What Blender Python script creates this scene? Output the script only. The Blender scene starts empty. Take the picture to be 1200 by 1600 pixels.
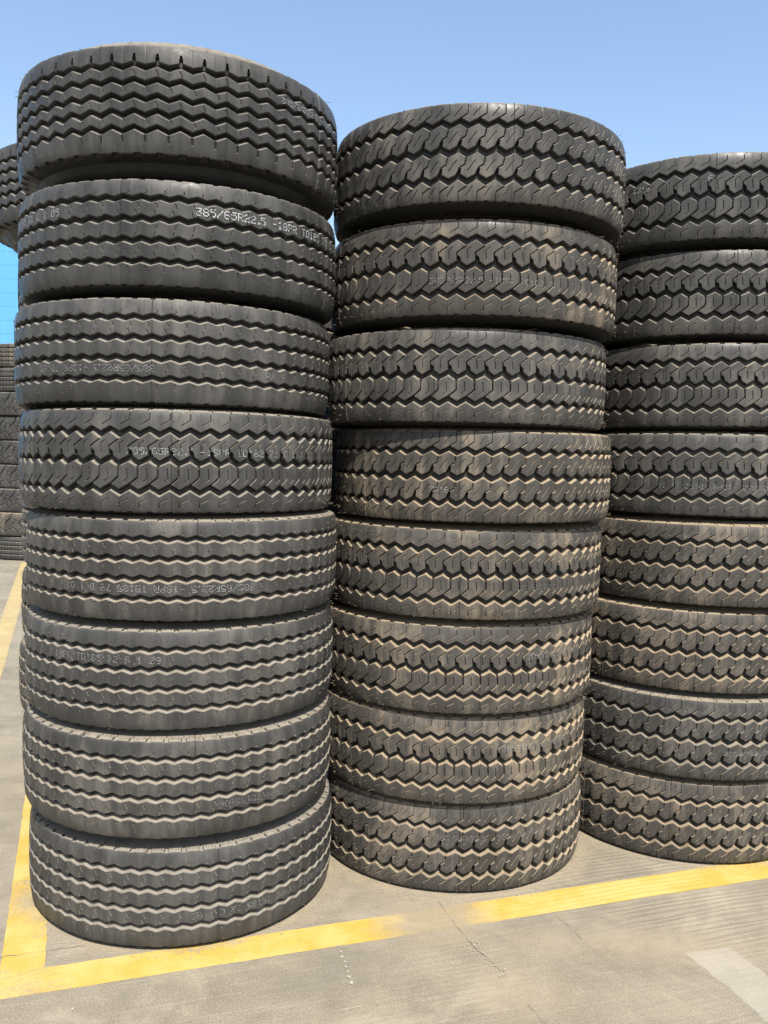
import bpy, math, random
import numpy as np
from mathutils import Vector, Matrix

scene = bpy.context.scene
col = scene.collection
rad = math.radians

# ------------------------------------------------------------------ camera
FPX, PITCH, ROLL, CAMH = 1368.9, 0.0641, 0.0229, 1.548
cam_data = bpy.data.cameras.new('camera')
cam_data.sensor_fit = 'VERTICAL'
cam_data.sensor_height = 36.0
cam_data.lens = FPX / 1600.0 * 36.0
cam_data.clip_start = 0.05
cam_data.clip_end = 3000
cam = bpy.data.objects.new('camera', cam_data)
col.objects.link(cam)
cp, sp, cr, sr = math.cos(PITCH), math.sin(PITCH), math.cos(ROLL), math.sin(ROLL)
r0, u0, f0 = Vector((1, 0, 0)), Vector((0, sp, cp)), Vector((0, cp, -sp))
cx, cy = r0 * cr + u0 * sr, r0 * -sr + u0 * cr
M = Matrix((cx, cy, -f0)).transposed().to_4x4()
M.translation = Vector((0, 0, CAMH))
cam.matrix_world = M
scene.camera = cam
scene.render.resolution_x = 768
scene.render.resolution_y = 1024

# ------------------------------------------------------------------ sky and sun
SUN_EL, SUN_AZ = 55.0, 14.0        # azimuth: degrees to the right of straight behind the camera
w = bpy.data.worlds.new('World')
scene.world = w
w.use_nodes = True
wn = w.node_tree.nodes
bg = wn['Background']
sky = wn.new('ShaderNodeTexSky')
sky.sky_type = 'NISHITA'
sky.sun_disc = False
sky.sun_elevation = rad(SUN_EL)
sky.sun_rotation = rad(180 - SUN_AZ)
sky.air_density = 1.2
sky.dust_density = 2.0
sky.ozone_density = 2.0
w.node_tree.links.new(sky.outputs[0], bg.inputs[0])
bg.inputs[1].default_value = 0.123
sun_data = bpy.data.lights.new('sun', 'SUN')
sun_data.energy = 4.8
sun_data.angle = rad(0.5)
sun_data.color = (1.0, 0.95, 0.86)
sun = bpy.data.objects.new('sun', sun_data)
col.objects.link(sun)
a = rad(SUN_AZ)
e = rad(SUN_EL)
to_sun = Vector((math.sin(a) * math.cos(e), -math.cos(a) * math.cos(e), math.sin(e)))
sun.rotation_euler = to_sun.to_track_quat('Z', 'Y').to_euler()
sun.location = (4, -8, 12)
scene.view_settings.view_transform = 'Standard'
scene.view_settings.look = 'None'
scene.view_settings.gamma = 1.0
scene.view_settings.exposure = 0.95

# ------------------------------------------------------------------ node helpers
class NT:
    def __init__(s, tree):
        s.t = tree
    def n(s, kind, **kw):
        nd = s.t.nodes.new(kind)
        for k, v in kw.items():
            if k == 'inp':
                for i, x in v.items():
                    if isinstance(x, bpy.types.NodeSocket):
                        s.t.links.new(x, nd.inputs[i])
                    else:
                        nd.inputs[i].default_value = x
            else:
                setattr(nd, k, v)
        return nd
    def math(s, op, a, b=0.0, clamp=False):
        return s.n('ShaderNodeMath', operation=op, use_clamp=clamp, inp={0: a, 1: b}).outputs[0]
    def mix(s, fac, a, b, mode='MIX'):
        nd = s.n('ShaderNodeMix', data_type='RGBA', blend_type=mode)
        for i, x in ((0, fac), (6, a), (7, b)):
            if isinstance(x, bpy.types.NodeSocket):
                s.t.links.new(x, nd.inputs[i])
            else:
                nd.inputs[i].default_value = (x if i == 0 else (*x, 1.0)[:4])
        return nd.outputs[2]
    def noise(s, vec, scale, detail=4.0, rough=0.55, dist=0.0):
        return s.n('ShaderNodeTexNoise', inp={'Vector': vec, 'Scale': scale, 'Detail': detail, 'Roughness': rough, 'Distortion': dist}).outputs[0]
    def ramp(s, x, lo, hi, a=0.0, b=1.0):
        return s.n('ShaderNodeMapRange', interpolation_type='SMOOTHSTEP', inp={0: x, 1: lo, 2: hi, 3: a, 4: b}).outputs[0]
    def mapping(s, vec, loc=(0, 0, 0), rot=(0, 0, 0), sc=(1, 1, 1)):
        return s.n('ShaderNodeMapping', inp={0: vec, 1: loc, 2: rot, 3: sc}).outputs[0]

def new_mat(name):
    m = bpy.data.materials.new(name)
    m.use_nodes = True
    nt = NT(m.node_tree)
    bs = m.node_tree.nodes['Principled BSDF']
    return m, nt, bs

# ------------------------------------------------------------------ materials
def rubber_mat():
    m, t, bs = new_mat('tyre_rubber')
    tc = t.n('ShaderNodeTexCoord')
    geo = t.n('ShaderNodeNewGeometry')
    info = t.n('ShaderNodeObjectInfo')
    dust = t.n('ShaderNodeAttribute', attribute_type='OBJECT', attribute_name='dust').outputs[2]
    seg = t.n('ShaderNodeAttribute', attribute_name='mould').outputs[2]
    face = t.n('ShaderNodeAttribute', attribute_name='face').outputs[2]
    off = t.math('MULTIPLY', info.outputs['Random'], 37.0)
    offv = t.n('ShaderNodeCombineXYZ', inp={0: off, 1: off, 2: off}).outputs[0]
    P = t.n('ShaderNodeVectorMath', operation='ADD', inp={0: tc.outputs['Object'], 1: offv}).outputs[0]
    nz = t.n('ShaderNodeSeparateXYZ', inp={0: geo.outputs['Normal']}).outputs[2]
    n1 = t.noise(P, 3.5, 6, 0.65)
    n2 = t.noise(P, 28.0, 5, 0.7)
    streak = t.noise(t.mapping(P, sc=(26, 26, 2.2)), 1.0, 4, 0.6)
    fine = t.noise(P, 240.0, 3, 0.6)
    # base rubber, slightly different from one mould segment and tyre to the next
    v = t.math('ADD', t.math('MULTIPLY', seg, 0.008), t.math('MULTIPLY', n1, 0.012))
    base = t.mix(t.ramp(streak, 0.3, 0.75), (0.0085, 0.0085, 0.0084), (0.0140, 0.0139, 0.0135))
    addv = t.n('ShaderNodeCombineXYZ', inp={0: v, 1: v, 2: v}).outputs[0]
    base = t.n('ShaderNodeVectorMath', operation='ADD', inp={0: base, 1: addv}).outputs[0]
    # grey lightening painted on raised ribs and blocks so the grooves look shaded
    face_lift = t.math('MULTIPLY', face, t.math('ADD', 0.09, t.math('MULTIPLY', t.ramp(t.math('ADD', t.math('MULTIPLY', streak, 0.5), t.math('MULTIPLY', n1, 0.5)), 0.36, 0.64), 0.26)))
    base = t.mix(face_lift, base, (0.098, 0.097, 0.093))
    # road dust on upward faces; patchy film masked off grooves, painting in their shade
    dcol = t.mix(n2, (0.165, 0.118, 0.070), (0.32, 0.258, 0.178))
    dcol = t.mix(t.ramp(dust, 0.15, 0.7, 0.75, 0.0), dcol, t.mix(n2, (0.150, 0.138, 0.115), (0.300, 0.282, 0.245)))
    up = t.ramp(nz, 0.22, 0.9)
    up = t.math('MULTIPLY', up, t.math('ADD', 0.62, t.math('MULTIPLY', dust, 0.45)))
    up = t.math('MULTIPLY', up, t.ramp(n2, 0.12, 0.55, 0.55, 1.0))
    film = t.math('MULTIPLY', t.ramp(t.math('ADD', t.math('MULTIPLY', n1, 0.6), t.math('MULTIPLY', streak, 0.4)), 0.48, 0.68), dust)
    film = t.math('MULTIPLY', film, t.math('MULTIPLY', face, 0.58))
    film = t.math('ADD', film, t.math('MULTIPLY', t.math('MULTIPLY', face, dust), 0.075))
    scuff = t.ramp(t.noise(P, 9.0, 8, 0.75, 1.2), 0.60, 0.74)
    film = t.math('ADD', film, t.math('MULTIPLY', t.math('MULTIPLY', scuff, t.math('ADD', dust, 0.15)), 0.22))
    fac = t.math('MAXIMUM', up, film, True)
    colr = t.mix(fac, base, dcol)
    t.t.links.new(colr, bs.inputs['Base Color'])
    ro = t.ramp(t.math('ADD', t.math('MULTIPLY', n2, 0.5), t.math('MULTIPLY', n1, 0.5)), 0.36, 0.64, 0.30, 0.56)
    ro = t.math('ADD', ro, t.math('MULTIPLY', fac, 0.45), True)
    t.t.links.new(ro, bs.inputs['Roughness'])
    bs.inputs['Specular IOR Level'].default_value = 0.19
    h = t.math('ADD', t.math('MULTIPLY', fine, 0.35), t.math('MULTIPLY', n2, 1.0))
    b = t.n('ShaderNodeBump', inp={'Strength': 0.28, 'Distance': 0.0016, 'Height': h})
    t.t.links.new(b.outputs[0], bs.inputs['Normal'])
    return m

def marking_mat():
    m, t, bs = new_mat('stamped_marking')
    tc = t.n('ShaderNodeTexCoord')
    n = t.noise(tc.outputs['Object'], 60.0, 3, 0.6)
    ink = t.n('ShaderNodeAttribute', attribute_type='OBJECT', attribute_name='ink').outputs[2]
    c = t.mix(t.math('MULTIPLY', t.ramp(n, 0.3, 0.65, 0.45, 1.0), ink), (0.05, 0.05, 0.05), (0.35, 0.36, 0.37))
    t.t.links.new(c, bs.inputs['Base Color'])
    bs.inputs['Roughness'].default_value = 0.7
    return m

BASES = [(-0.702, 3.15), (0.29, 3.531), (1.32, 3.813)]
LINE_ANG = math.atan(0.332)       # direction of the front bay line

def concrete(t, P):
    """returns colour, height, roughness sockets for the concrete yard"""
    sx = t.n('ShaderNodeSeparateXYZ', inp={0: P})
    X, Y = sx.outputs[0], sx.outputs[1]
    big = t.noise(P, 0.9, 5, 0.6)
    mid = t.noise(P, 4.5, 7, 0.68, 0.4)
    fin = t.noise(P, 55.0, 5, 0.75)
    grit = t.noise(P, 260.0, 3, 0.7)
    rot = t.mapping(P, rot=(0, 0, -LINE_ANG))
    # broom finish: fine grooves parallel to the bay line
    wob = t.noise(rot, 1.2, 3, 0.5)
    rs = t.n('ShaderNodeSeparateXYZ', inp={0: rot})
    wob2 = t.noise(t.mapping(rot, sc=(1.5, 14, 1)), 1.0, 3, 0.6)
    yy = t.math('ADD', rs.outputs[1], t.math('ADD', t.math('MULTIPLY', wob, 0.05), t.math('MULTIPLY', wob2, 0.05)))
    wv = t.math('SINE', t.math('MULTIPLY', yy, 2 * math.pi / 0.026))
    wv2 = t.noise(t.mapping(rot, sc=(1.1, 60, 1)), 1.0, 4, 0.65)
    keep = t.ramp(t.noise(rot, 1.7, 4, 0.6), 0.42, 0.62)
    right = t.ramp(X, -0.2, 0.9, 0.12, 1.0)
    br = t.math('MULTIPLY', t.math('MULTIPLY', wv, keep), right)
    c = t.mix(t.ramp(mid, 0.3, 0.72), (0.129, 0.111, 0.079), (0.207, 0.177, 0.128))
    c = t.mix(t.ramp(big, 0.35, 0.68), c, t.mix(0.55, c, (0.238, 0.204, 0.149)))
    c = t.mix(t.ramp(fin, 0.56, 0.74, 0, 0.45), c, (0.088, 0.077, 0.061))
    c = t.mix(t.ramp(fin, 0.26, 0.42, 0.40, 0.0), c, (0.284, 0.253, 0.198))
    c = t.mix(t.ramp(wv2, 0.52, 0.72, 0, 0.24), c, (0.269, 0.239, 0.180))
    c = t.mix(t.ramp(wv2, 0.30, 0.46, 0.20, 0.0), c, (0.104, 0.092, 0.075))
    c = t.mix(t.math('MULTIPLY', t.ramp(br, 0.1, 0.9), 0.20), c, (0.259, 0.229, 0.172))
    c = t.mix(t.math('MULTIPLY', t.ramp(t.math('MULTIPLY', br, -1.0), 0.1, 0.9), 0.16), c, (0.083, 0.074, 0.059))
    spk = t.noise(P, 190.0, 2, 0.8)
    scr = t.noise(t.mapping(rot, rot=(0, 0, 0.25), sc=(3.0, 110, 1)), 1.0, 5, 0.7)
    c = t.mix(t.ramp(scr, 0.60, 0.70, 0, 0.5), c, (0.364, 0.332, 0.262))
    c = t.mix(t.ramp(scr, 0.32, 0.40, 0.4, 0.0), c, (0.101, 0.091, 0.074))
    c = t.mix(t.ramp(spk, 0.52, 0.72, 0, 0.8), c, (0.086, 0.077, 0.061))
    c = t.mix(t.ramp(spk, 0.28, 0.46, 0.7, 0.0), c, (0.343, 0.307, 0.239))
    patch = t.noise(t.mapping(P, loc=(3, 7, 0)), 2.1, 6, 0.7, 0.8)
    c = t.mix(t.ramp(patch, 0.50, 0.66, 0, 0.42), c, (0.106, 0.097, 0.078))
    c = t.mix(t.ramp(patch, 0.34, 0.46, 0.35, 0.0), c, (0.303, 0.265, 0.198))
    # drifted dust: rings round the stacks and a few spills
    def spot(px, py, r_in, r_out, sc=(1, 1)):
        v = t.n('ShaderNodeVectorMath', operation='SUBTRACT', inp={0: P, 1: (px, py, 0)}).outputs[0]
        v = t.n('ShaderNodeVectorMath', operation='MULTIPLY', inp={0: v, 1: (sc[0], sc[1], 0)}).outputs[0]
        L = t.n('ShaderNodeVectorMath', operation='LENGTH', inp={0: v}).outputs[1]
        L = t.math('ADD', L, t.math('MULTIPLY', t.math('SUBTRACT', t.math('ADD', mid, t.math('MULTIPLY', t.math('SUBTRACT', fin, 0.5), 0.5)), 0.5), 0.42))
        return t.ramp(L, r_in, r_out, 1.0, 0.0)
    d = None
    for bx, by in BASES:
        s = spot(bx, by, 0.53, 0.60)
        d = s if d is None else t.math('MAXIMUM', d, s)
    for q in ((0.22, 2.88, 0.02, 0.26), (0.42, 2.47, 0.0, 0.20), (-0.95, 2.80, 0.0, 0.16), (0.85, 2.72, 0.0, 0.34, (0.5, 2.6))):
        s = spot(*q[:4], *(q[4:] or [(1, 1)]))
        d = t.math('MAXIMUM', d, s)
    d = t.math('MULTIPLY', d, t.ramp(fin, 0.35, 0.6, 0.45, 1.0))
    d = t.math('MULTIPLY', d, t.ramp(t.noise(P, 14.0, 8, 0.8), 0.36, 0.58, 0.35, 1.0))
    c = t.mix(t.math('MULTIPLY', d, 0.78), c, (0.259, 0.209, 0.137))
    h = t.math('ADD', t.math('MULTIPLY', fin, 0.8), t.math('MULTIPLY', grit, 0.5))
    h = t.math('ADD', h, t.math('MULTIPLY', wv2, 0.7))
    h = t.math('ADD', h, t.math('MULTIPLY', br, 0.35))
    h = t.math('MULTIPLY', h, t.math('SUBTRACT', 1.0, t.math('MULTIPLY', d, 0.6)))
    return c, h, d, fin, mid, wv2, br

def ground_mat():
    m, t, bs = new_mat('yard_concrete')
    geo = t.n('ShaderNodeNewGeometry')
    c, h, d, *_ = concrete(t, geo.outputs['Position'])
    t.t.links.new(c, bs.inputs['Base Color'])
    bs.inputs['Roughness'].default_value = 0.85
    b = t.n('ShaderNodeBump', inp={'Strength': 0.55, 'Distance': 0.0035, 'Height': h})
    t.t.links.new(b.outputs[0], bs.inputs['Normal'])
    return m

def paint_mat(name, colour, colour2, wear, alpha_hi=0.94):
    m, t, bs = new_mat(name)
    geo = t.n('ShaderNodeNewGeometry')
    P = geo.outputs['Position']
    c, h, d, fin, mid, wv2, br = concrete(t, P)
    edge = t.n('ShaderNodeAttribute', attribute_name='edge').outputs[2]
    wn_ = t.noise(P, 13.0, 8, 0.75)
    yel = t.mix(t.ramp(t.noise(P, 6.0, 5, 0.6), 0.35, 0.65), colour, colour2)
    k = t.math('ADD', t.math('MULTIPLY', wn_, 0.42), t.math('MULTIPLY', fin, 0.42))
    k = t.math('ADD', k, t.math('MULTIPLY', wv2, 0.30))
    k = t.math('ADD', k, t.math('MULTIPLY', d, 0.34))
    k = t.math('ADD', k, t.math('MULTIPLY', edge, 0.06))
    # corner where the two lines cross is scraped
    sc = t.n('ShaderNodeVectorMath', operation='DISTANCE', inp={0: P, 1: (-0.98, 2.42, 0.004)}).outputs[1]
    k = t.math('ADD', k, t.ramp(sc, 0.0, 0.26, 0.20, 0.0))
    keep = t.math('MULTIPLY', t.ramp(k, wear - 0.05, wear + 0.28, alpha_hi, 0.08), t.ramp(t.noise(P, 170.0, 3, 0.7), 0.30, 0.50, 0.72, 1.0))
    g1 = t.n('ShaderNodeVectorMath', operation='DISTANCE', inp={0: P, 1: (0.20, 2.84, 0)}).outputs[1]
    g1 = t.math('ADD', g1, t.math('MULTIPLY', t.math('SUBTRACT', t.noise(P, 11.0, 7, 0.75), 0.5), 0.28))
    keep = t.math('MULTIPLY', keep, t.ramp(g1, 0.06, 0.27, 0.10, 1.0))
    g2 = t.n('ShaderNodeVectorMath', operation='DISTANCE', inp={0: P, 1: (-1.13, 2.93, 0)}).outputs[1]
    g2 = t.math('ADD', g2, t.math('MULTIPLY', t.math('SUBTRACT', t.noise(P, 14.0, 7, 0.75), 0.5), 0.25))
    keep = t.math('MULTIPLY', keep, t.ramp(g2, 0.02, 0.20, 0.30, 1.0))
    c = t.mix(keep, c, yel)
    t.t.links.new(c, bs.inputs['Base Color'])
    bs.inputs['Roughness'].default_value = 0.7
    b = t.n('ShaderNodeBump', inp={'Strength': 0.45, 'Distance': 0.003, 'Height': h})
    t.t.links.new(b.outputs[0], bs.inputs['Normal'])
    return m

def plain_mat(name, c1, c2, scale=20, rough=0.7, bump=0.1):
    m, t, bs = new_mat(name)
    tc = t.n('ShaderNodeTexCoord')
    n = t.noise(tc.outputs['Object'], scale, 5, 0.6)
    t.t.links.new(t.mix(n, c1, c2), bs.inputs['Base Color'])
    bs.inputs['Roughness'].default_value = rough
    b = t.n('ShaderNodeBump', inp={'Strength': bump, 'Distance': 0.01, 'Height': n})
    t.t.links.new(b.outputs[0], bs.inputs['Normal'])
    return m

RUB = rubber_mat()
MARK = marking_mat()
GROUND = ground_mat()
YELLOW = paint_mat('worn_yellow_paint', (0.39, 0.253, 0.034), (0.43, 0.312, 0.092), 0.715)
YELLOW_FAR = paint_mat('faded_yellow_paint', (0.34, 0.245, 0.09), (0.39, 0.30, 0.12), 0.56, 0.8)
PALE = paint_mat('faded_white_paint', (0.29, 0.268, 0.22), (0.33, 0.305, 0.25), 0.70, 0.5)

# ------------------------------------------------------------------ mesh helpers
def link(name, me, mat=None, parent=None):
    o = bpy.data.objects.new(name, me)
    col.objects.link(o)
    if me is not None and mat is not None and not me.materials:
        me.materials.append(mat)
    if parent is not None:
        o.parent = parent
    return o

def mesh_np(name, V, F, smooth=True, attrs=None):
    me = bpy.data.meshes.new(name)
    F = np.asarray(F, dtype=np.int32)
    V = np.asarray(V, dtype=np.float32)
    me.vertices.add(len(V))
    me.vertices.foreach_set('co', V.ravel())
    k = F.shape[1]
    me.loops.add(F.size)
    me.loops.foreach_set('vertex_index', F.ravel())
    me.polygons.add(len(F))
    me.polygons.foreach_set('loop_start', np.arange(0, F.size, k, dtype=np.int32))
    me.polygons.foreach_set('loop_total', np.full(len(F), k, dtype=np.int32))
    me.polygons.foreach_set('use_smooth', np.full(len(F), bool(smooth)))
    for nm, arr in (attrs or {}).items():
        at = me.attributes.new(nm, 'FLOAT', 'POINT')
        at.data.foreach_set('value', np.asarray(arr, dtype=np.float32))
    me.update(calc_edges=True)
    return me

def structure(o, label=None):
    o['kind'] = 'structure'
    if label:
        o['label'] = label
    return o

# ------------------------------------------------------------------ tyre tread patterns (millimetres; x round the tyre, y across the tread)
R = 0.535

def poly_sdf(X, Y, pts):
    """signed distance to a polygon, negative inside"""
    pts = np.asarray(pts, float)
    d = np.full(X.shape, 1e9)
    inside = np.zeros(X.shape, bool)
    n = len(pts)
    for i in range(n):
        ax, ay = pts[i]
        bx, by = pts[(i + 1) % n]
        ex, ey = bx - ax, by - ay
        t = np.clip(((X - ax) * ex + (Y - ay) * ey) / (ex * ex + ey * ey + 1e-12), 0, 1)
        d = np.minimum(d, np.hypot(X - ax - t * ex, Y - ay - t * ey))
        c = ((ay > Y) != (by > Y)) & (X < (bx - ax) * (Y - ay) / ((by - ay) if by != ay else 1e-9) + ax)
        inside ^= c
    return np.where(inside, -d, d)

def line_sdf(X, Y, pts):
    d = np.full(X.shape, 1e9)
    for (ax, ay), (bx, by) in zip(pts[:-1], pts[1:]):
        ex, ey = bx - ax, by - ay
        t = np.clip(((X - ax) * ex + (Y - ay) * ey) / (ex * ex + ey * ey + 1e-12), 0, 1)
        d = np.minimum(d, np.hypot(X - ax - t * ex, Y - ay - t * ey))
    return d

def sstep(x):
    x = np.clip(x, 0, 1)
    return x * x * (3 - 2 * x)

class Pattern:
    def __init__(s, n, gdepth, polys, sipes=(), slots=(), notch=(), vent=(), open=0.3, wall=6.0):
        s.open, s.wall = open, wall
        s.N, s.P = n, 2 * math.pi * R * 1000 / n
        s.gd, s.polys, s.sipes, s.slots, s.notch, s.vent = gdepth, polys, sipes, slots, notch, vent
    def height(s, X, Y):
        """mm above (negative: below) the tread surface for pitch coordinates"""
        d = np.full(X.shape, 1e9)
        for pl in s.polys:
            for k in (-1, 0, 1, 2):
                d = np.minimum(d, poly_sdf(X - (k - 0.0) * s.P, Y, pl))
        h = -s.gd * np.clip((d + s.open) / s.wall, 0, 1)
        h = h - 0.9 * (1 - np.clip((-d - s.open - 0.1) / 1.5, 0, 1))
        for pts, hw, dep in list(s.sipes) + list(s.slots):
            dd = np.full(X.shape, 1e9)
            for k in (-1, 0, 1, 2):
                dd = np.minimum(dd, line_sdf(X - k * s.P, Y, pts))
            h = np.minimum(h, -dep * (1 - sstep((dd - hw) / 1.1)))
        for pts, rr, hh in s.vent:
            for k in (-1, 0, 1, 2):
                dd = np.hypot(X - k * s.P - pts[0], Y - pts[1])
                h = h + hh * (1 - sstep(dd / rr))
        return h

def zz(P, x0, top, bot, sharp=True):
    """one pitch of zigzag starting at a valley: valley, peak, valley"""
    return [(x0 - P / 2, bot), (x0, top), (x0 + P / 2, bot)]

def rib(P, x0, upper, lower, ov=0.5):
    """polygon of one pitch of a continuous rib; upper/lower = (peak y, valley y)"""
    u = [(x0 - P / 2 - ov, upper[1]), (x0 - P * 0.02, upper[0]), (x0 + P * 0.02, upper[0]), (x0 + P / 2 + ov, upper[1])]
    l = [(x0 + P / 2 + ov, lower[1]), (x0 + P * 0.02, lower[0]), (x0 - P * 0.02, lower[0]), (x0 - P / 2 - ov, lower[1])]
    return u + l

BIG = 190
def pat_rib4():
    n = 62; P = 2 * math.pi * R * 1000 / n; x = P / 2
    ps = [rib(P, x, (BIG, BIG), (109, 101)), rib(P, x, (91, 83), (50, 41)), rib(P, x, (31, 22), (-10, -19)),
          rib(P, x, (-29, -38), (-71, -79)), rib(P, x, (-89, -97), (-BIG, -BIG))]
    s = []
    for y, fl in ((76, 1), (15, -1), (-46, 1)):
        for dy, o in ((0, -9), (-21, -15)):
            s.append(([(x + o - 3 * fl, y + dy + 6), (x + o + 1.5 * fl, y + dy + 1), (x + o - 1 * fl, y + dy), (x + o + 3 * fl, y + dy - 7)], 0.35, 3.0))
    s.append(([(x + 14, 118), (x + 16, 112), (x + 12, 110), (x + 14, 104)], 0.35, 3.0))
    s.append(([(x + 14, -98), (x + 12, -104), (x + 15, -106), (x + 13, -113)], 0.35, 3.0))
    return Pattern(n, 17.0, ps, s, notch=((x, 6.5, 6.0),))

def pat_rib5():
    n = 50; P = 2 * math.pi * R * 1000 / n; x = P / 2
    E = [((103, 94), (89, 75)), ((60, 48), (44, 31)), ((16, 2), (-1, -14)), ((-27, -41), (-44, -60)), ((-73, -87), (-88, -103))]
    ps = []
    prev = (BIG, BIG)
    for up, lo in E:
        ps.append(rib(P, x, prev, up)); prev = lo
    ps.append(rib(P, x, prev, (-BIG, -BIG)))
    sl = [([(x, 100), (x, 112)], 4.6, 14.0), ([(x, 110), (x, 123)], 2.4, 12.0),
          ([(0.0, -100), (0.5, -122)], 2.0, 8.0), ([(P, -100), (P + .5, -122)], 2.0, 8.0)]
    s = []
    for y, o in ((72, 0), (26, -P / 2 + 6), (-18, 0), (-64, -P / 2 + 6)):
        s.append(([(x + o - 4, y + 7), (x + o + 1, y), (x + o + 4, y - 9)], 0.4, 3.0))
        s.append(([(x + o - 4 + P, y + 7), (x + o + 1 + P, y), (x + o + 4 + P, y - 9)], 0.4, 3.0))
    return Pattern(n, 17.0, ps, s, sl, notch=((x + 8, 9.5, 9.0),))

def conv(pts, x0, yc, k, P=None, px=None):
    return [((px_ - x0) / px * P, (yc - py_) / k) for px_, py_ in pts]

def pat_chevron():
    n = 56; P = 2 * math.pi * R * 1000 / n
    c = lambda pts: conv(pts, 205, 396, 2.95, P, 171.5)
    top = [(205, 133), (290, 88), (376.5 + 1, 133), (377.5, -170), (204, -170)]
    b1 = [(288, 147), (366, 203), (281, 262), (277, 272), (281, 343), (205, 388), (153, 349), (147, 312), (122, 297), (112, 279), (117, 268), (192, 206)]
    b2 = [(286, 404), (346, 441), (356, 470), (360, 528), (300, 584), (201, 642), (133, 601), (189, 547), (195, 528), (198, 470), (208, 441)]
    bot = [(204, 709), (290, 656), (377.5, 709), (377.5, 980), (204, 980)]
    ps = [c(top), c(b1), c(b2), c(bot)]
    s = [(c([(292, -22), (290, 32), (214, 78)]), 0.45, 4.0), (c([(246, 216), (206, 246), (213, 332)]), 0.45, 4.0),
         (c([(270, 460), (276, 548), (240, 578)]), 0.45, 4.0), (c([(276, 727), (202, 765), (201, 812)]), 0.45, 4.0)]
    s += [(c([(204, 712), (204, 860)]), 0.2, 1.1)]
    s += [(c([(366, 206), (284, 266)]), 0.9, 12.0), (c([(366, 538), (300, 594)]), 1.0, 13.0), (c([(362, 452), (366, 528)]), 1.2, 12.0),
          (c([(283, 272), (290, 345)]), 1.0, 14.0), (c([(302, 306), (312, 350)]), 1.5, 14.0)]
    v = [((c([(240, 300)])[0]), 1.6, 1.4)]
    return Pattern(n, 17.0, ps, s, notch=((P * 0.5, 7.5, 6.0),), vent=v, open=-0.3, wall=4.2)

def pat_block():
    n = 56; P = 2 * math.pi * R * 1000 / n
    c = lambda pts: conv(pts, 235, 453, 3.10, P, 177)
    top = [(160, 142), (235, 181), (325, 136), (392, 92), (392, -190), (217, -190), (217, 92), (150, 138)]
    top = [(163, 141), (235, 181), (322, 137), (392, 92), (394, -190), (222, -190), (220, 99)]
    b1 = [(320, 197), (388, 241), (386, 262), (374, 310), (333, 334), (322, 352), (298, 405), (230, 441), (166, 402), (172, 352), (166, 344), (208, 320), (216, 262), (222, 246)]
    b2 = [(x, y + 270) for x, y in b1]
    bot = [(320, 727), (400, 781), (325, 836), (321, 1190), (149, 1190), (151, 836), (232, 783)]
    ps = [c(top), c(b1), c(b2), c(bot)]
    s = [(c([(336, 28), (268, 120)]), 0.45, 4.0), (c([(308, 270), (286, 292), (244, 354), (228, 374)]), 0.45, 4.0),
         (c([(308, 540), (286, 562), (244, 624), (228, 644)]), 0.45, 4.0), (c([(280, 790), (216, 882)]), 0.45, 4.0)]
    s += [(c([(392, 96), (398, -190)]), 0.5, 2.5), (c([(330, 137), (392, 94)]), 0.9, 12.0), (c([(405, 787), (330, 838)]), 0.8, 11.0), (c([(325, 840), (323, 1100)]), 0.5, 3.0)]
    for dy in (0, 270):
        s += [(c([(394, 250 + dy), (382, 310 + dy), (338, 338 + dy), (330, 358 + dy), (318, 402 + dy)]), 0.9, 12.0)]
    v = [(c([(205, 300)])[0], 2.4, 9.0), (c([(205, 570)])[0], 2.4, 9.0), (c([(262, 350)])[0], 1.5, 1.5), (c([(262, 620)])[0], 1.5, 1.5)]
    return Pattern(n, 17.0, ps, s, notch=((c([(235, 0)])[0][0], 5.0, 5.0),), vent=v, open=-0.3, wall=4.2)

def pat_lug():
    n = 19; P = 2 * math.pi * R * 1000 / n
    ps = [[(-1, 190), (P + 1, 190), (P + 1, -190), (-1, -190)]]
    g = []
    for o in (0, P):
        for k in (-1, 1):
            q = P / 2 if k < 0 else 0
            g += [([(o + q + 0.55 * P, k * 165), (o + q + 0.45 * P, k * 95), (o + q + 0.12 * P, k * 40), (o + q + 0.02 * P, k * 2)], 6.0, 13.0),
                  ([(o + q + 0.45 * P, k * 95), (o + q + 0.80 * P, k * 55), (o + q + 0.62 * P, k * 12)], 4.0, 12.0),
                  ([(o + q + 0.12 * P, k * 40), (o + q - 0.22 * P, k * 70)], 3.5, 12.0)]
    return Pattern(n, 12.0, ps, (), g, notch=((P * 0.2, 6.0, 6.0),))

# cross-section of the tread and shoulder: (radius, z, normal_r, normal_z, pattern_y)
def crown(z):
    q = abs(z) / 0.15
    return 0.004 * q ** 2 + 0.008 * q ** 7

def profile(step):
    rows = []
    nf = int(round(0.300 / step))
    for i in range(nf + 1):
        z = -0.150 + 0.300 * i / nf
        rows.append((R - crown(z), z))
    sh = [(R - 0.0130, 0.1512), (R - 0.0146, 0.1523), (R - 0.0168, 0.1532), (R - 0.0200, 0.1540), (R - 0.0240, 0.1548), (R - 0.029, 0.1556),
          (R - 0.034, 0.1564), (R - 0.040, 0.1574), (R - 0.047, 0.1586), (R - 0.055, 0.160), (R - 0.064, 0.1616)]
    rows = [(r, -z) for r, z in reversed(sh)] + rows + sh
    rows = np.array(rows)
    t = np.gradient(rows, axis=0)
    nr, nz = t[:, 1], -t[:, 0]
    L = np.hypot(nr, nz)
    ds = np.r_[0, np.cumsum(np.hypot(*np.diff(rows, axis=0).T))]
    y = (ds - ds[-1] / 2) * 1000
    return rows[:, 0], rows[:, 1], nr / L, nz / L, y

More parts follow.
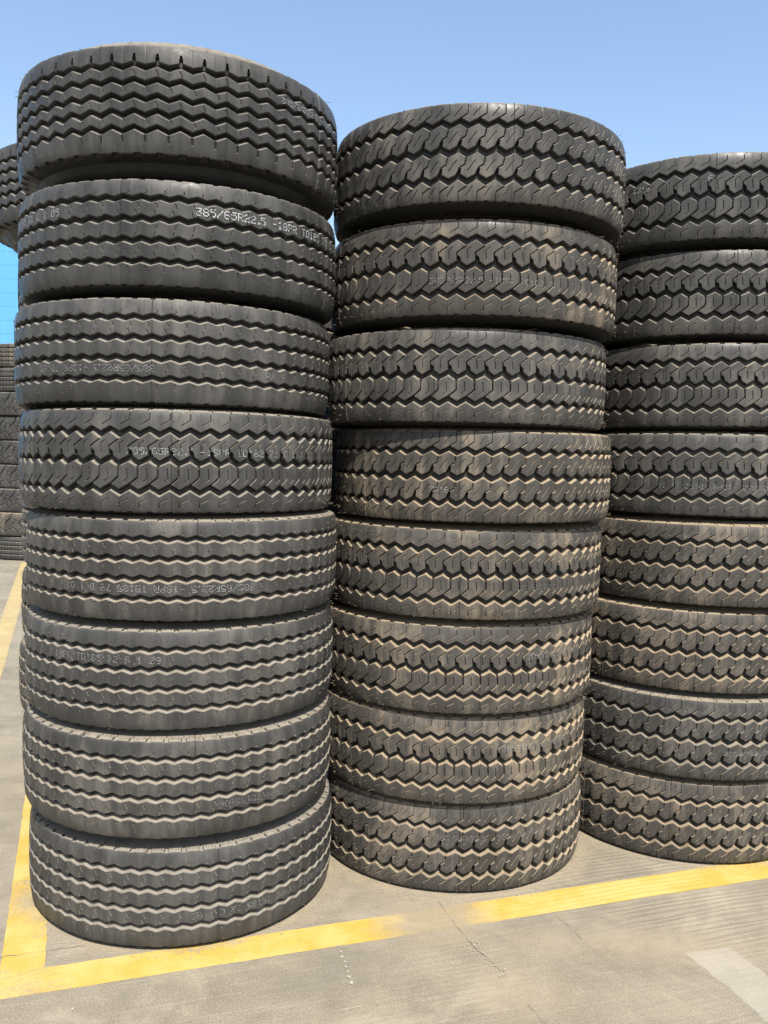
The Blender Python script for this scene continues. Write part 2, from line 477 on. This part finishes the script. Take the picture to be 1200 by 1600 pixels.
LUT = {}
def build_tread(key, pat, step, ustep, hairs=0, seed=1):
    r, z, nr, nz, y = profile(step)
    nu = int(round(pat.P / (ustep * 1000)))
    xs = (np.arange(nu) + 0.5) / nu * pat.P
    X, Y = np.meshgrid(xs, y, indexing='ij')           # (nu, ny)
    H = pat.height(X, Y)
    # notches cut in both shoulder edges, fading over the shoulder
    for xn, hw, dep in pat.notch:
        dx = np.abs((X - xn + pat.P / 2) % pat.P - pat.P / 2)
        m = (1 - sstep((dx - hw) / 1.6)) * sstep((np.abs(Y) - 150.5) / 2.5) * (1 - sstep((np.abs(Y) - 166) / 10))
        H = np.minimum(H, -dep * m)
        m = (1 - sstep((dx - 0.8) / 1.5)) * sstep((np.abs(Y) - 160) / 3) * (1 - sstep((np.abs(Y) - 190) / 10))
        H = np.minimum(H, -3.0 * m)
        m = (1 - sstep((np.abs(dx - pat.P * .31) - .5) / 1.3)) * sstep((np.abs(Y) - 158) / 3) * (1 - sstep((np.abs(Y) - 182) / 10))
        H = np.minimum(H, -1.6 * m)
    # grooves run out on the shoulder
    H = H * (1 - sstep((np.abs(Y) - 172) / 22))
    C = pat.N * nu
    Hf = np.tile(H, (pat.N, 1)) / 1000.0
    rng = np.random.RandomState(seed)
    # mould segments: hairline flash ridge at each joint, tiny height steps
    nseg = 9
    sid = (np.arange(C) * nseg // C)
    segv = rng.rand(nseg)[sid]
    joint = np.r_[True, sid[1:] != sid[:-1]]
    top = (Hf > -0.002)
    Hf[joint] += np.where(top[joint], 0.0018, 0.0)
    Hf[np.roll(joint, 1)] -= np.where(top[np.roll(joint, 1)], 0.0008, 0)
    low = np.interp(np.arange(C), np.linspace(0, C, 41), np.r_[rng.randn(40), 0] * 0.0005)
    Hf += low[:, None]
    LUT[key] = (H, y, pat, nu)
    th = (np.arange(C) + 0.5) / C * 2 * math.pi
    rr = r[None, :] + Hf * nr[None, :]
    zz_ = z[None, :] + Hf * nz[None, :]
    V = np.stack([rr * np.cos(th)[:, None], rr * np.sin(th)[:, None], zz_], -1).reshape(-1, 3)
    ny = len(y)
    i = np.arange(C)[:, None]
    j = np.arange(ny - 1)[None, :]
    a_ = i * ny + j
    b_ = ((i + 1) % C) * ny + j
    F = np.stack([a_, b_, b_ + 1, a_ + 1], -1).reshape(-1, 4)
    att = np.repeat(segv, ny)
    face = (np.clip((Hf * 1000 + 3.0) / 2.0, 0, 1) * np.clip((158 - np.abs(y)) / 6, 0, 1)[None, :]).ravel()  # lightening mask for raised tread; grooves and shoulder left dark as if shaded
    if hairs:
        hv, hf = [], []
        base = len(V)
        for _ in range(hairs):
            t0 = rng.rand() * 2 * math.pi
            z0 = rng.choice([rng.uniform(-0.14, 0.14), rng.uniform(0.12, 0.15), rng.uniform(-0.15, -0.12)])
            L = rng.uniform(0.003, 0.009)
            w_ = 0.0006
            p = np.array([(R - 0.004) * math.cos(t0), (R - 0.004) * math.sin(t0), z0])
            n_ = np.array([math.cos(t0), math.sin(t0), rng.uniform(-.5, .5)])
            s_ = np.array([-math.sin(t0), math.cos(t0), 0])
            u_ = np.array([0, 0, 1.0])
            bend = s_ * rng.uniform(-.004, .004) + u_ * rng.uniform(-.004, .004)
            q = len(hv)
            for dd in (s_ * w_, u_ * w_, -s_ * w_, -u_ * w_):
                hv.append(p + dd)
            for dd in (s_ * w_, u_ * w_, -s_ * w_, -u_ * w_):
                hv.append(p + n_ * (L + .004) + bend + dd * .6)
            for k in range(4):
                hf.append((base + q + k, base + q + (k + 1) % 4, base + q + 4 + (k + 1) % 4, base + q + 4 + k))
        V = np.vstack([V, np.array(hv)])
        F = np.vstack([F, np.array(hf)])
        att = np.r_[att, np.ones(len(hv)) * .5]
        face = np.r_[face, np.ones(len(hv))]
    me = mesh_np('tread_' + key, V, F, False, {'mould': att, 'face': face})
    me.materials.append(RUB)
    return me

def build_sidewall(key, contact, sign):
    """one sidewall with bead and the matching half of the inner liner"""
    c = contact
    pts = [(R - 0.0635, 0.1614), (R - 0.070, 0.1628 + (c - .166) * .15), (R - 0.078, c - (c - .166) * .55 - .0012), (R - 0.092, c - .001), (R - 0.105, c), (R - 0.112, c), (R - 0.114, c - .004), (R - 0.120, c - .004),
           (R - 0.122, c - .0005), (R - 0.14, c - .002), (R - 0.16, c - .006), (R - 0.18, c - .013), (R - 0.20, c - .024), (R - 0.215, c - .034), (0.312, c - .040), (0.308, c - .036), (0.302, c - .037),
           (0.297, c - .042), (0.288, c - .052), (0.286, c - .062), (0.290, c - .070), (0.305, c - .072), (0.335, c - .062), (0.38, c - .040), (0.43, c - .028), (0.47, c - .035), (0.495, c - .06), (0.505, 0.06), (0.507, 0.0)]
    n = 216
    th = np.arange(n) / n * 2 * math.pi
    P_ = np.array(pts)
    rr = np.tile(P_[:, 0], (n, 1))
    z = np.tile(P_[:, 1], (n, 1))
    # raised lugs round the upper sidewall
    lug = (np.arange(n) % 4 < 2)
    z[lug, 2] += 0.0018
    z[lug, 3] += 0.0008
    V = np.stack([rr * np.cos(th)[:, None], rr * np.sin(th)[:, None], z * sign], -1).reshape(-1, 3)
    ny = len(pts)
    i = np.arange(n)[:, None]; j = np.arange(ny - 1)[None, :]
    a_ = i * ny + j; b_ = ((i + 1) % n) * ny + j
    F = np.stack([a_, b_, b_ + 1, a_ + 1] if sign > 0 else [a_, a_ + 1, b_ + 1, b_], -1).reshape(-1, 4)
    me = mesh_np('sidewall_' + key, V, F, True, {'mould': np.full(len(V), .4), 'face': np.full(len(V), .0)})
    me.materials.append(RUB)
    return me

PATS = {'rib4': pat_rib4(), 'rib5': pat_rib5(), 'chevron': pat_chevron(), 'block': pat_block(), 'lug': pat_lug()}
FINE = dict(step=0.00165, ustep=0.0016)
FINER = dict(step=0.00125, ustep=0.0012)
TREAD = {k: build_tread(k, PATS[k], hairs=h, seed=s, **(FINER if k in ('chevron', 'block') else FINE)) for k, h, s in (('rib4', 90, 3), ('rib5', 110, 4), ('chevron', 260, 5), ('block', 200, 6))}
TREAD['lug'] = build_tread('lug', PATS['lug'], 0.004, 0.0045, seed=8)
SIDE = {}
for key, c in (('rib4', .166), ('rib5', .197), ('chevron', .166), ('block', .166), ('lug', .166)):
    SIDE[key] = (build_sidewall(key + '_up', c, 1), build_sidewall(key + '_down', c, -1))

# ------------------------------------------------------------------ stamped lettering (5 x 7 dot characters)
GL = {'0': '01110 10001 10001 10001 10001 10001 01110', '1': '00100 01100 00100 00100 00100 00100 01110', '2': '01110 10001 00001 00110 01000 10000 11111',
      '3': '11111 00001 00010 00110 00001 10001 01110', '5': '11111 10000 11110 00001 00001 10001 01110', '6': '01110 10000 10000 11110 10001 10001 01110',
      '7': '11111 00001 00010 00100 00100 01000 01000', '8': '01110 10001 10001 01110 10001 10001 01110', '9': '01110 10001 10001 01111 00001 00001 01110',
      '/': '00001 00001 00010 00100 01000 10000 10000', 'R': '11110 10001 10001 11110 10100 10010 10001', 'P': '11110 10001 10001 11110 10000 10000 10000',
      'T': '11111 00100 00100 00100 00100 00100 00100', 'D': '11110 10001 10001 10001 10001 10001 11110', 'C': '01110 10001 10000 10000 10000 10001 01110',
      'B': '11110 10001 10001 11110 10001 10001 11110', '.': '00000 00000 00000 00000 00000 01100 01100', '-': '00000 00000 00000 11110 00000 00000 00000', ' ': '0'}

def build_lettering(key, phase, text, az_start, zc, height, flipped, drop, seed, ssc=1.0):
    """az_start: world azimuth (deg) of the first character, as seen from outside"""
    rng = random.Random(seed)
    H, yrow, pat, nu = LUT[key]
    dot = height / 7.0
    adv = dot * 6.2
    pos = 0.0
    V, F = [], []
    sgn = -1 if flipped else 1
    for ch in text:
        g = GL[ch].split()
        if ch != ' ':
            for r_, rowbits in enumerate(g):
                for c_, bit in enumerate(rowbits):
                    if bit != '1' or rng.random() < drop:
                        continue
                    s_ = sgn * (pos + c_ * dot)
                    zz_ = zc + sgn * (3 - r_) * dot
                    th = math.radians(az_start) + s_ / R
                    loc = (th - phase) % (2 * math.pi)
                    xm = (loc * R * 1000) % pat.P
                    iu = int(xm / pat.P * nu) % nu
                    ij = int(np.argmin(np.abs(yrow - zz_ * 1000)))
                    if H[iu, ij] < -1.5:
                        continue
                    rr = R - crown(zz_) + 0.0014
                    hw = dot * 0.46
                    k = len(V)
                    for du, dz in ((-1, -1), (1, -1), (1, 1), (-1, 1)):
                        tl = loc + du * hw / R
                        V.append((rr * math.cos(tl), rr * math.sin(tl), zz_ + dz * hw))
                    F.append((k, k + 1, k + 2, k + 3))
        pos += adv * (0.6 if ch in '.' else 1.0)
    if len(F) < 3:
        return None
    me = mesh_np('lettering', V, F, False)
    me.materials.append(MARK)
    return me

# ------------------------------------------------------------------ the tyres
rng = random.Random(11)
used = set()
def tyre(key, x, y, z, phase, label, group, dust, tilt=(0, 0), zs=1.0, marks=()):
    t = bpy.data.objects.new('tyre', None)
    col.objects.link(t)
    t.empty_display_size = 0.2
    t.location = (x, y, z)
    t.rotation_euler = (rad(tilt[0]), rad(tilt[1]), phase)
    t.scale = (1, 1, zs)
    t['label'] = label
    t['category'] = 'tyre'
    t['group'] = group
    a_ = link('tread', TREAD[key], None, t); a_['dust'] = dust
    for s_ in SIDE[key]:
        b_ = link('sidewall', s_, None, t); b_['dust'] = dust
    for k, (text, az0, zc, hgt, fl, drop, ink) in enumerate(marks):
        az = az0
        for wd in text.split(' '):
            adv = hgt / 7 * 6.2
            if wd:
                mm = build_lettering(key, phase, wd, az, zc, hgt, fl, drop, int(x * 1000 + z * 77 + az) & 0xffff)
                if mm is not None:
                    l_ = link('lettering', mm, None, t); l_['ink'] = ink
            az += math.degrees((-1 if fl else 1) * adv * (len(wd) + 1 - .4 * wd.count('.')) / R)
    return t

S1 = [(-0.726, 3.118, 2.558), (-0.724, 3.116, 2.183), (-0.742, 3.141, 1.841), (-0.725, 3.127, 1.514), (-0.704, 3.128, 1.186), (-0.711, 3.141, 0.851), (-0.712, 3.104, 0.517), (-0.702, 3.150, 0.168)]
S2 = [(0.321, 3.329, 2.509), (0.314, 3.385, 2.160), (0.296, 3.428, 1.819), (0.336, 3.462, 1.486), (0.315, 3.479, 1.151), (0.299, 3.494, 0.818), (0.286, 3.514, 0.489), (0.290, 3.531, 0.162)]
S3 = [(1.322, 3.740, 2.516), (1.342, 3.775, 2.176), (1.358, 3.781, 1.837), (1.357, 3.787, 1.502), (1.361, 3.767, 1.164), (1.338, 3.797, 0.831), (1.330, 3.776, 0.496), (1.320, 3.813, 0.162)]
def settle(S, w):
    n_ = len(S)
    k_ = np.polyfit(range(n_), [q[1] for q in S], 1)
    return [(q[0], float(np.polyval(k_, i)) * (1 - w) + q[1] * w, q[2]) for i, q in enumerate(S)]
S1, S2, S3 = settle(S1, .35), settle(S2, .5), settle(S3, .45)
ORD = ['topmost', 'second from the top', 'third from the top', 'fourth from the top', 'fifth from the top', 'third from the bottom', 'second from the bottom', 'bottom']
KIND = {'rib5': 'deep zigzag grooves and spiked notches', 'rib4': 'four shallow zigzag grooves', 'chevron': 'chevron blocks and V-shaped slits', 'block': 'slanted S-shaped blocks', 'lug': 'Y-shaped lug grooves'}
TX = '385/65R22.5 -18PR TD185 '
M1 = {0: [('385/65R22.5 -18PR', 316, 0.066, .019, 0, .12, .55)],
      1: [('385/65R22.5 -18PR TD185 71 C 1 05', 287, 0.066, .0235, 0, .04, 1.0), ('TD185 71 C 1 05', 210, 0.066, .022, 0, .06, .75)],
      2: [(TX, 276, -0.053, .020, 1, .2, 0.32), ('05', 316, -0.053, .020, 1, .2, 0.32)],
      3: [('385/65R22.5 -18PR TD182 71 C 1 3', 266, 0.030, .021, 0, .15, 0.46)],
      4: [(TX + '72 B 1 07', 305, -0.053, .021, 1, .12, 0.38)],
      5: [('18PR TD185 72 B 1 29', 236, 0.066, .021, 0, .15, 0.38), ('385/65R22.5', 319, 0.066, .020, 0, .15, 0.34)],
      6: [('385/65R22.5 -18PR TD185 06', 343, -0.053, .020, 1, .25, 0.22)],
      7: [('385/65R22.5 -18PR TD185 72 C 1 05', 346, -0.053, .020, 1, .2, 0.30)]}
M2 = {1: [('385/65R22.5 -18PR TD182 71', 250, -0.045, .019, 0, .3, 0.28)], 3: [('3016', 250, -0.045, .019, 0, .1, 0.42)],
      4: [('385/65R22.5', 285, -0.04, .018, 0, .4, 0.21)],
      5: [('385/65R22.5 -18PR', 293, 0.045, .019, 0, .2, 0.35)], 6: [('385/65R22.5 -18PR', 286, 0.045, .020, 0, .1, 0.42)],
      7: [('385/65R22.5 -18PR TD182', 261, 0.045, .020, 0, .35, 0.24)]}
M3 = {0: [('1316', 221, 0.052, .021, 0, .1, .7), ('6', 251, 0.060, .021, 0, .0, 0.42)],
      3: [('385/65R22.5 -18PR TD182 71 18', 285, -0.045, .019, 1, .25, 0.32)], 6: [('385/65R22.5', 268, -0.045, .019, 0, .2, 0.28)]}
K1 = ['rib5', 'rib4', 'rib4', 'chevron', 'rib4', 'rib4', 'rib4', 'rib4']
K2 = ['block', 'chevron', 'chevron', 'block', 'chevron', 'chevron', 'chevron', 'block']
K3 = ['chevron'] * 4 + ['block'] * 4
D1 = [.12, .08, .22, .26, .36, .28, .30, .20]
D2 = [.38, .70, .42, .78, .74, .85, .80, .60]
D3 = [.20, .30, .36, .36, .72, .80, .38, .66]
PH = [0.31, 1.13, 2.05, 0.72, 2.9, 1.7, 0.13, 2.33]
for st, KK, DD, MM, nm in ((S1, K1, D1, M1, 'nearest left stack'), (S2, K2, D2, M2, 'middle stack'), (S3, K3, D3, M3, 'right stack')):
    for i, (x, y, z) in enumerate(st):
        k = KK[i]
        lab = '%s tyre of the %s, with %s' % (ORD[i], nm, KIND[k])
        tl = (rng.uniform(-.25, .25), rng.uniform(-.25, .25))
        tyre(k, x, y, z, PH[i] + x, lab, 'truck tyres in the ' + nm, DD[i], tl, marks=MM.get(i, ()))
# stack hidden behind the left one; its top tyre juts out to the left
zc = 0.0
KB = ['block', 'rib4', 'chevron', 'rib4', 'rib4', 'rib5', 'rib5', 'rib5']
HB = [.336] * 5 + [.390, .390, .400]
WB = ['bottom', 'second from the bottom', 'third from the bottom', 'fourth from the bottom', 'fifth from the bottom', 'third from the top', 'second from the top', 'topmost']
for i, k in enumerate(KB):
    h = HB[i]
    z = zc + h / 2
    zc += h
    x, y = (-1.178 + rng.uniform(-.008, .008), 4.22)
    if i == 7:
        x, y = -1.300, 4.20
    tyre(k, x, y, z, rng.uniform(0, 6), '%s tyre of the stack behind the left stack%s' % (WB[i], ', jutting out left against the sky' if i == 7 else ''),
         'truck tyres in the stack behind the left stack', .12 if i == 7 else .5, zs=1.06 if i == 7 else 1.0)
# two more stacks of the second row, glimpsed as darkness through the gaps
for sx, sy, nm, kk in ((-0.10, 4.47, 'second-row stack seen between the left and middle stacks', ('rib4', 'block')), (1.02, 4.82, 'second-row stack seen between the middle and right stacks', ('block', 'chevron'))):
    for i in range(7):
        tyre(kk[i % 2], sx + rng.uniform(-.01, .01), sy, .168 + i * .336, rng.uniform(0, 6), '%s tyre of the %s' % (('bottom', 'second', 'third', 'fourth', 'fifth', 'sixth', 'topmost')[i], nm),
             'truck tyres in the ' + nm, .4)
# far stack by the blue building
KF = ['rib4', 'lug', 'lug', 'lug', 'lug', 'lug', 'lug', 'rib4', 'rib4']
WF = ['bottom', 'second from the bottom', 'third from the bottom', 'fourth from the bottom', 'middle', 'fourth from the top', 'third from the top', 'second from the top', 'topmost']
for i, k in enumerate(KF):
    tyre(k, -5.02 + rng.uniform(-.03, .03), 12.45 + rng.uniform(-.02, .02), .166 + i * .328, rng.uniform(0, 6), '%s tyre of the distant stack at the far left edge' % WF[i],
         'truck tyres in the distant stack', .5 if i in (1, 8) else .15)

# ------------------------------------------------------------------ ground
def grid_plane(name, x0, x1, y0, y1, nx, ny, z=0.0):
    xs = np.linspace(x0, x1, nx + 1); ys = np.linspace(y0, y1, ny + 1)
    X, Y = np.meshgrid(xs, ys, indexing='ij')
    V = np.stack([X, Y, np.full_like(X, z)], -1).reshape(-1, 3)
    i = np.arange(nx)[:, None]; j = np.arange(ny)[None, :]
    a_ = i * (ny + 1) + j
    F = np.stack([a_, a_ + ny + 1, a_ + ny + 2, a_ + 1], -1).reshape(-1, 4)
    return mesh_np(name, V, F, False)
g = link('ground', grid_plane('ground', -600, 600, -600, 900, 12, 15), GROUND)
structure(g, 'dusty brushed concrete yard surface')

def strip(name, a0, a1, b0, b1, z, mat, jag=0.0018, n=400, seed=1, m=8):
    """painted strip between edge a (a0->a1) and edge b (b0->b1) with slightly ragged edges"""
    rg = np.random.RandomState(seed)
    t = np.linspace(0, 1, n)
    a0, a1, b0, b1 = (np.array(q, float) for q in (a0, a1, b0, b1))
    A_ = a0 + (a1 - a0) * t[:, None]; B_ = b0 + (b1 - b0) * t[:, None]
    dn = (B_ - A_) / np.linalg.norm(B_ - A_, axis=1)[:, None]
    def rough():
        k = rg.randn(n) * .45 + np.interp(np.arange(n), np.linspace(0, n, n // 12), rg.randn(n // 12))
        return (k * jag * .6)[:, None]
    A_ = A_ + dn * rough(); B_ = B_ + dn * rough()
    s = np.linspace(0, 1, m)
    V = (A_[:, None, :] * (1 - s)[None, :, None] + B_[:, None, :] * s[None, :, None])
    V = np.concatenate([V, np.full((n, m, 1), z)], -1).reshape(-1, 3)
    edge = np.tile(np.abs(s * 2 - 1) ** 3, n)
    i = np.arange(n - 1)[:, None]; j = np.arange(m - 1)[None, :]
    a_ = i * m + j
    F = np.stack([a_, a_ + 1, a_ + m + 1, a_ + m], -1).reshape(-1, 4)
    me = mesh_np(name, V, F, False, {'edge': edge})
    me.materials.append(mat)
    o = link(name, me)
    return o

def ext(p, q, t):
    return (p[0] + (q[0] - p[0]) * t, p[1] + (q[1] - p[1]) * t)
fi0, fi1 = (-0.983, 2.521), (1.546, 3.365)
fo0, fo1 = (-1.046, 2.365), (1.472, 3.194)
o = strip('yellow_line', ext(fi0, fi1, -.35), ext(fi0, fi1, 4.0), ext(fo0, fo1, -.35), ext(fo0, fo1, 4.0), .0005, YELLOW, n=3000, seed=2)
structure(o, 'worn yellow bay line running in front of the stacks')
li0, li1 = (-1.119, 2.539), (-1.577, 3.836)
lr0 = (-0.983, 2.521)
dv = np.array(li1) - np.array(li0)
lr1 = (lr0[0] + dv[0], lr0[1] + dv[1])
o = strip('yellow_line', (li0[0] + .030, li0[1] - .085), ext(li0, li1, 3.0), (lr0[0] + .001, lr0[1] + .002), ext(lr0, lr1, 3.0), .0010, YELLOW, n=1400, seed=5)
structure(o, 'worn yellow bay line running back along the left stack')
o = strip('yellow_line', (-1.75, 3.24), (-4.88, 11.75), (-1.62, 3.26), (-4.72, 11.75), .0015, YELLOW_FAR, n=1200, seed=7)
structure(o, 'faded yellow bay line running towards the distant stack')
o = strip('faded_paint_strip', (0.985, 2.68), (1.40, 1.50), (1.14, 2.715), (1.56, 1.55), .0005, PALE, jag=.006, n=500, seed=9)
structure(o, 'faded pale strip on the concrete at the lower right')

# crack and joint: ragged dark slits lying on the slab
def crack(name, pts, w0, seed, col_mat, z=.0013):
    rg = np.random.RandomState(seed)
    pts = np.array(pts, float)
    L = np.r_[0, np.cumsum(np.hypot(*np.diff(pts, axis=0).T))]
    n = int(L[-1] / .006)
    s = np.linspace(0, L[-1], n)
    c = np.stack([np.interp(s, L, pts[:, 0]), np.interp(s, L, pts[:, 1])], -1)
    d = np.gradient(c, axis=0); d /= np.linalg.norm(d, axis=1)[:, None]
    nn = np.stack([-d[:, 1], d[:, 0]], -1)
    wob = np.interp(s, np.linspace(0, L[-1], max(3, n // 3)), rg.randn(max(3, n // 3))) * w0 * 1.3
    c = c + nn * wob[:, None]
    w_ = w0 * np.clip(np.interp(s, np.linspace(0, L[-1], max(3, n // 5)), rg.rand(max(3, n // 5)) * 1.6 - .25), 0.0, 2)
    V = np.concatenate([np.c_[c - nn * w_[:, None], np.full(n, z)], np.c_[c + nn * w_[:, None], np.full(n, z)]])
    i = np.arange(n - 1)
    F = np.stack([i, i + 1, i + 1 + n, i + n], -1)
    me = mesh_np(name, V, F, False)
    me.materials.append(col_mat)
    return structure(link(name, me), 'thin ragged crack in the concrete')
CRK = plain_mat('crack_dirt', (0.09, 0.08, 0.065), (0.17, 0.15, 0.12), 60, .9)
crack('pavement_crack', [(0.221, 2.967), (0.265, 2.82), (0.324, 2.666), (0.35, 2.63), (0.404, 2.517)], .0014, 4, CRK)
crack('pavement_crack', [(0.441, 2.396), (0.472, 2.313), (0.50, 2.2)], .0014, 5, CRK)
crack('pavement_crack', [(-1.30, 2.515), (-1.134, 2.565), (-1.021, 2.604), (-0.90, 2.640)], .0016, 6, CRK, z=.0018)
crack('pavement_crack', [(0.60, 2.93), (0.66, 2.78), (0.70, 2.66)], .0008, 8, CRK)

# loose grit swept against the tyres and over the slab
GRIT = plain_mat('grit', (0.17, 0.15, 0.12), (0.36, 0.33, 0.27), 90, .9)
rg = np.random.RandomState(3)
gv, gf = [], []
def stone(x, y, s, z0=0.004):
    k = len(gv)
    b = np.array([(1, 0, .3), (0, 1, .35), (-1, 0, .25), (0, -1, .3), (0, 0, .9), (0, 0, -.1)]) * rg.uniform(.6, 1.3, (6, 1)) * s
    aa = rg.rand() * 6.28
    ca, sa = math.cos(aa), math.sin(aa)
    for q in b:
        gv.append((x + q[0] * ca - q[1] * sa, y + q[0] * sa + q[1] * ca, z0 + q[2]))
    for f in ((0, 1, 4), (1, 2, 4), (2, 3, 4), (3, 0, 4), (1, 0, 5), (2, 1, 5), (3, 2, 5), (0, 3, 5)):
        gf.append(tuple(k + q for q in f))
for _ in range(2600):
    x, y = rg.uniform(-1.6, 2.2), rg.uniform(1.9, 3.6)
    stone(x, y, rg.uniform(.0006, .0017), .002)
for bx, by in BASES:
    for _ in range(420):
        aa = rg.uniform(math.pi, 2 * math.pi); rr = .538 + abs(rg.randn()) * .03
        stone(bx + rr * math.cos(aa), by + rr * math.sin(aa), rg.uniform(.0008, .0026), .002)
for _ in range(60):
    t_ = rg.rand()
    stone(0.324 + .08 * (t_ - .2) + rg.randn() * .012, 2.666 - .16 * (t_ - .2) + rg.randn() * .012, rg.uniform(.001, .0035), .004)
me = mesh_np('grit', gv, gf, False)
o = link('grit', me, GRIT)
o['kind'] = 'stuff'; o['label'] = 'fine pale grit scattered on the concrete'
# pale splashes of dried cement in front of the left and middle stacks
SPL = plain_mat('dried_cement', (0.24, 0.225, 0.19), (0.30, 0.28, 0.24), 80, .9)
sv, sf = [], []
for px, py, s in ((-.112, 2.672, .006), (-.104, 2.640, .005), (-.098, 2.612, .007), (-.088, 2.585, .005), (-.085, 2.560, .006), (-.078, 2.535, .005), (-.072, 2.508, .007), (-.064, 2.480, .009), (-.83, 2.33, .006)):
    k = len(sv)
    n_ = 9
    sv.append((px, py, .0045))
    for q in range(n_):
        aa = q / n_ * 6.283; rr = s * rg.uniform(.45, 1.1)
        sv.append((px + rr * math.cos(aa), py + rr * math.sin(aa) * 1.1, .0025))
    for q in range(n_):
        sf.append((k, k + 1 + q, k + 1 + (q + 1) % n_))
me = mesh_np('cement_splashes', sv, sf, False)
o = link('cement_splashes', me, SPL)
o['kind'] = 'stuff'; o['label'] = 'small pale cement splashes on the concrete'

# ------------------------------------------------------------------ blue sheet-clad warehouse behind
def sheet_mat():
    m, t, bs = new_mat('blue_sheet_cladding')
    tc = t.n('ShaderNodeTexCoord')
    n = t.noise(tc.outputs['Object'], 0.6, 4, .6)
    st = t.noise(t.mapping(tc.outputs['Object'], sc=(6, 6, .25)), 1.0, 4, .6)
    c = t.mix(n, (0.062, 0.235, 0.475), (0.070, 0.255, 0.505))
    c = t.mix(t.ramp(st, .5, .75, 0, .25), c, (0.10, 0.50, 0.82))
    t.t.links.new(c, bs.inputs['Base Color'])
    bs.inputs['Roughness'].default_value = .45
    return m
BLUE = sheet_mat()
TRIM = plain_mat('blue_trim', (0.03, 0.22, 0.45), (0.04, 0.27, 0.52), 3, .5)
ROOF = plain_mat('grey_roof', (0.30, 0.32, 0.34), (0.40, 0.42, 0.44), 3, .6)
wh = bpy.data.objects.new('warehouse', None)
col.objects.link(wh)
wh.location = (-22, 37, 0)
wh.rotation_euler = (0, 0, rad(8))
wh['label'] = 'bright blue warehouse with horizontal cladding seams behind the distant stack'
wh['category'] = 'building'
def boxes(name, L, mat, parent):
    V, F = [], []
    for x0, x1, y0, y1, z0, z1 in L:
        k = len(V)
        V += [(x0, y0, z0), (x1, y0, z0), (x1, y1, z0), (x0, y1, z0), (x0, y0, z1), (x1, y0, z1), (x1, y1, z1), (x0, y1, z1)]
        F += [(k, k + 3, k + 2, k + 1), (k + 4, k + 5, k + 6, k + 7), (k, k + 1, k + 5, k + 4), (k + 1, k + 2, k + 6, k + 5), (k + 2, k + 3, k + 7, k + 6), (k + 3, k, k + 4, k + 7)]
    me = mesh_np(name, V, F, False)
    me.materials.append(mat)
    return link(name, me, None, parent)
HW = 11.0
boxes('wall', [(-18, 12, 0, 20, 0, HW)], BLUE, wh)
# each cladding course laps a little over the one below
nb = 19
bh = HW / nb
boxes('cladding', [(-18.03, 12.03, -.012, -.003, i * bh + .003, (i + 1) * bh - .003) for i in range(nb)], BLUE, wh)
boxes('parapet_trim', [(-18.15, 12.15, -.15, .12, HW + .002, HW + .25), (12.02, 12.16, .121, 20.1, HW + .002, HW + .25), (-18.16, -18.02, .121, 20.1, HW + .002, HW + .25)], TRIM, wh)
boxes('roof', [(-17.9, 11.9, .14, 19.9, HW + .002, HW + .12)], ROOF, wh)

# thin bent wire sticking up from the distant stack
wire = []
p = [Vector((-5.13, 12.2, 3.0)), Vector((-5.135, 12.2, 3.12)), Vector((-5.10, 12.2, 3.2)), Vector((-5.145, 12.2, 3.27)), Vector((-5.12, 12.2, 3.38)), Vector((-5.02, 12.2, 3.47))]
q2 = [Vector((-5.16, 12.22, 3.0)), Vector((-5.155, 12.22, 3.2)), Vector((-5.165, 12.22, 3.3))]
cu = bpy.data.curves.new('wire', 'CURVE')
cu.dimensions = '3D'
cu.bevel_depth = .005
cu.bevel_resolution = 1
for L in (p, q2):
    s_ = cu.splines.new('POLY')
    s_.points.add(len(L) - 1)
    for i, v_ in enumerate(L):
        s_.points[i].co = (*v_, 1)
tmp = bpy.data.objects.new('tmp', cu)
col.objects.link(tmp)
dg = bpy.context.evaluated_depsgraph_get()
me = bpy.data.meshes.new_from_object(tmp.evaluated_get(dg))
bpy.data.objects.remove(tmp)
me.materials.clear()
o = link('wire', me, plain_mat('dark_wire', (.03, .025, .02), (.06, .05, .045), 30, .7))
o['label'] = 'thin dark bent wire standing on top of the distant stack'
o['category'] = 'wire'
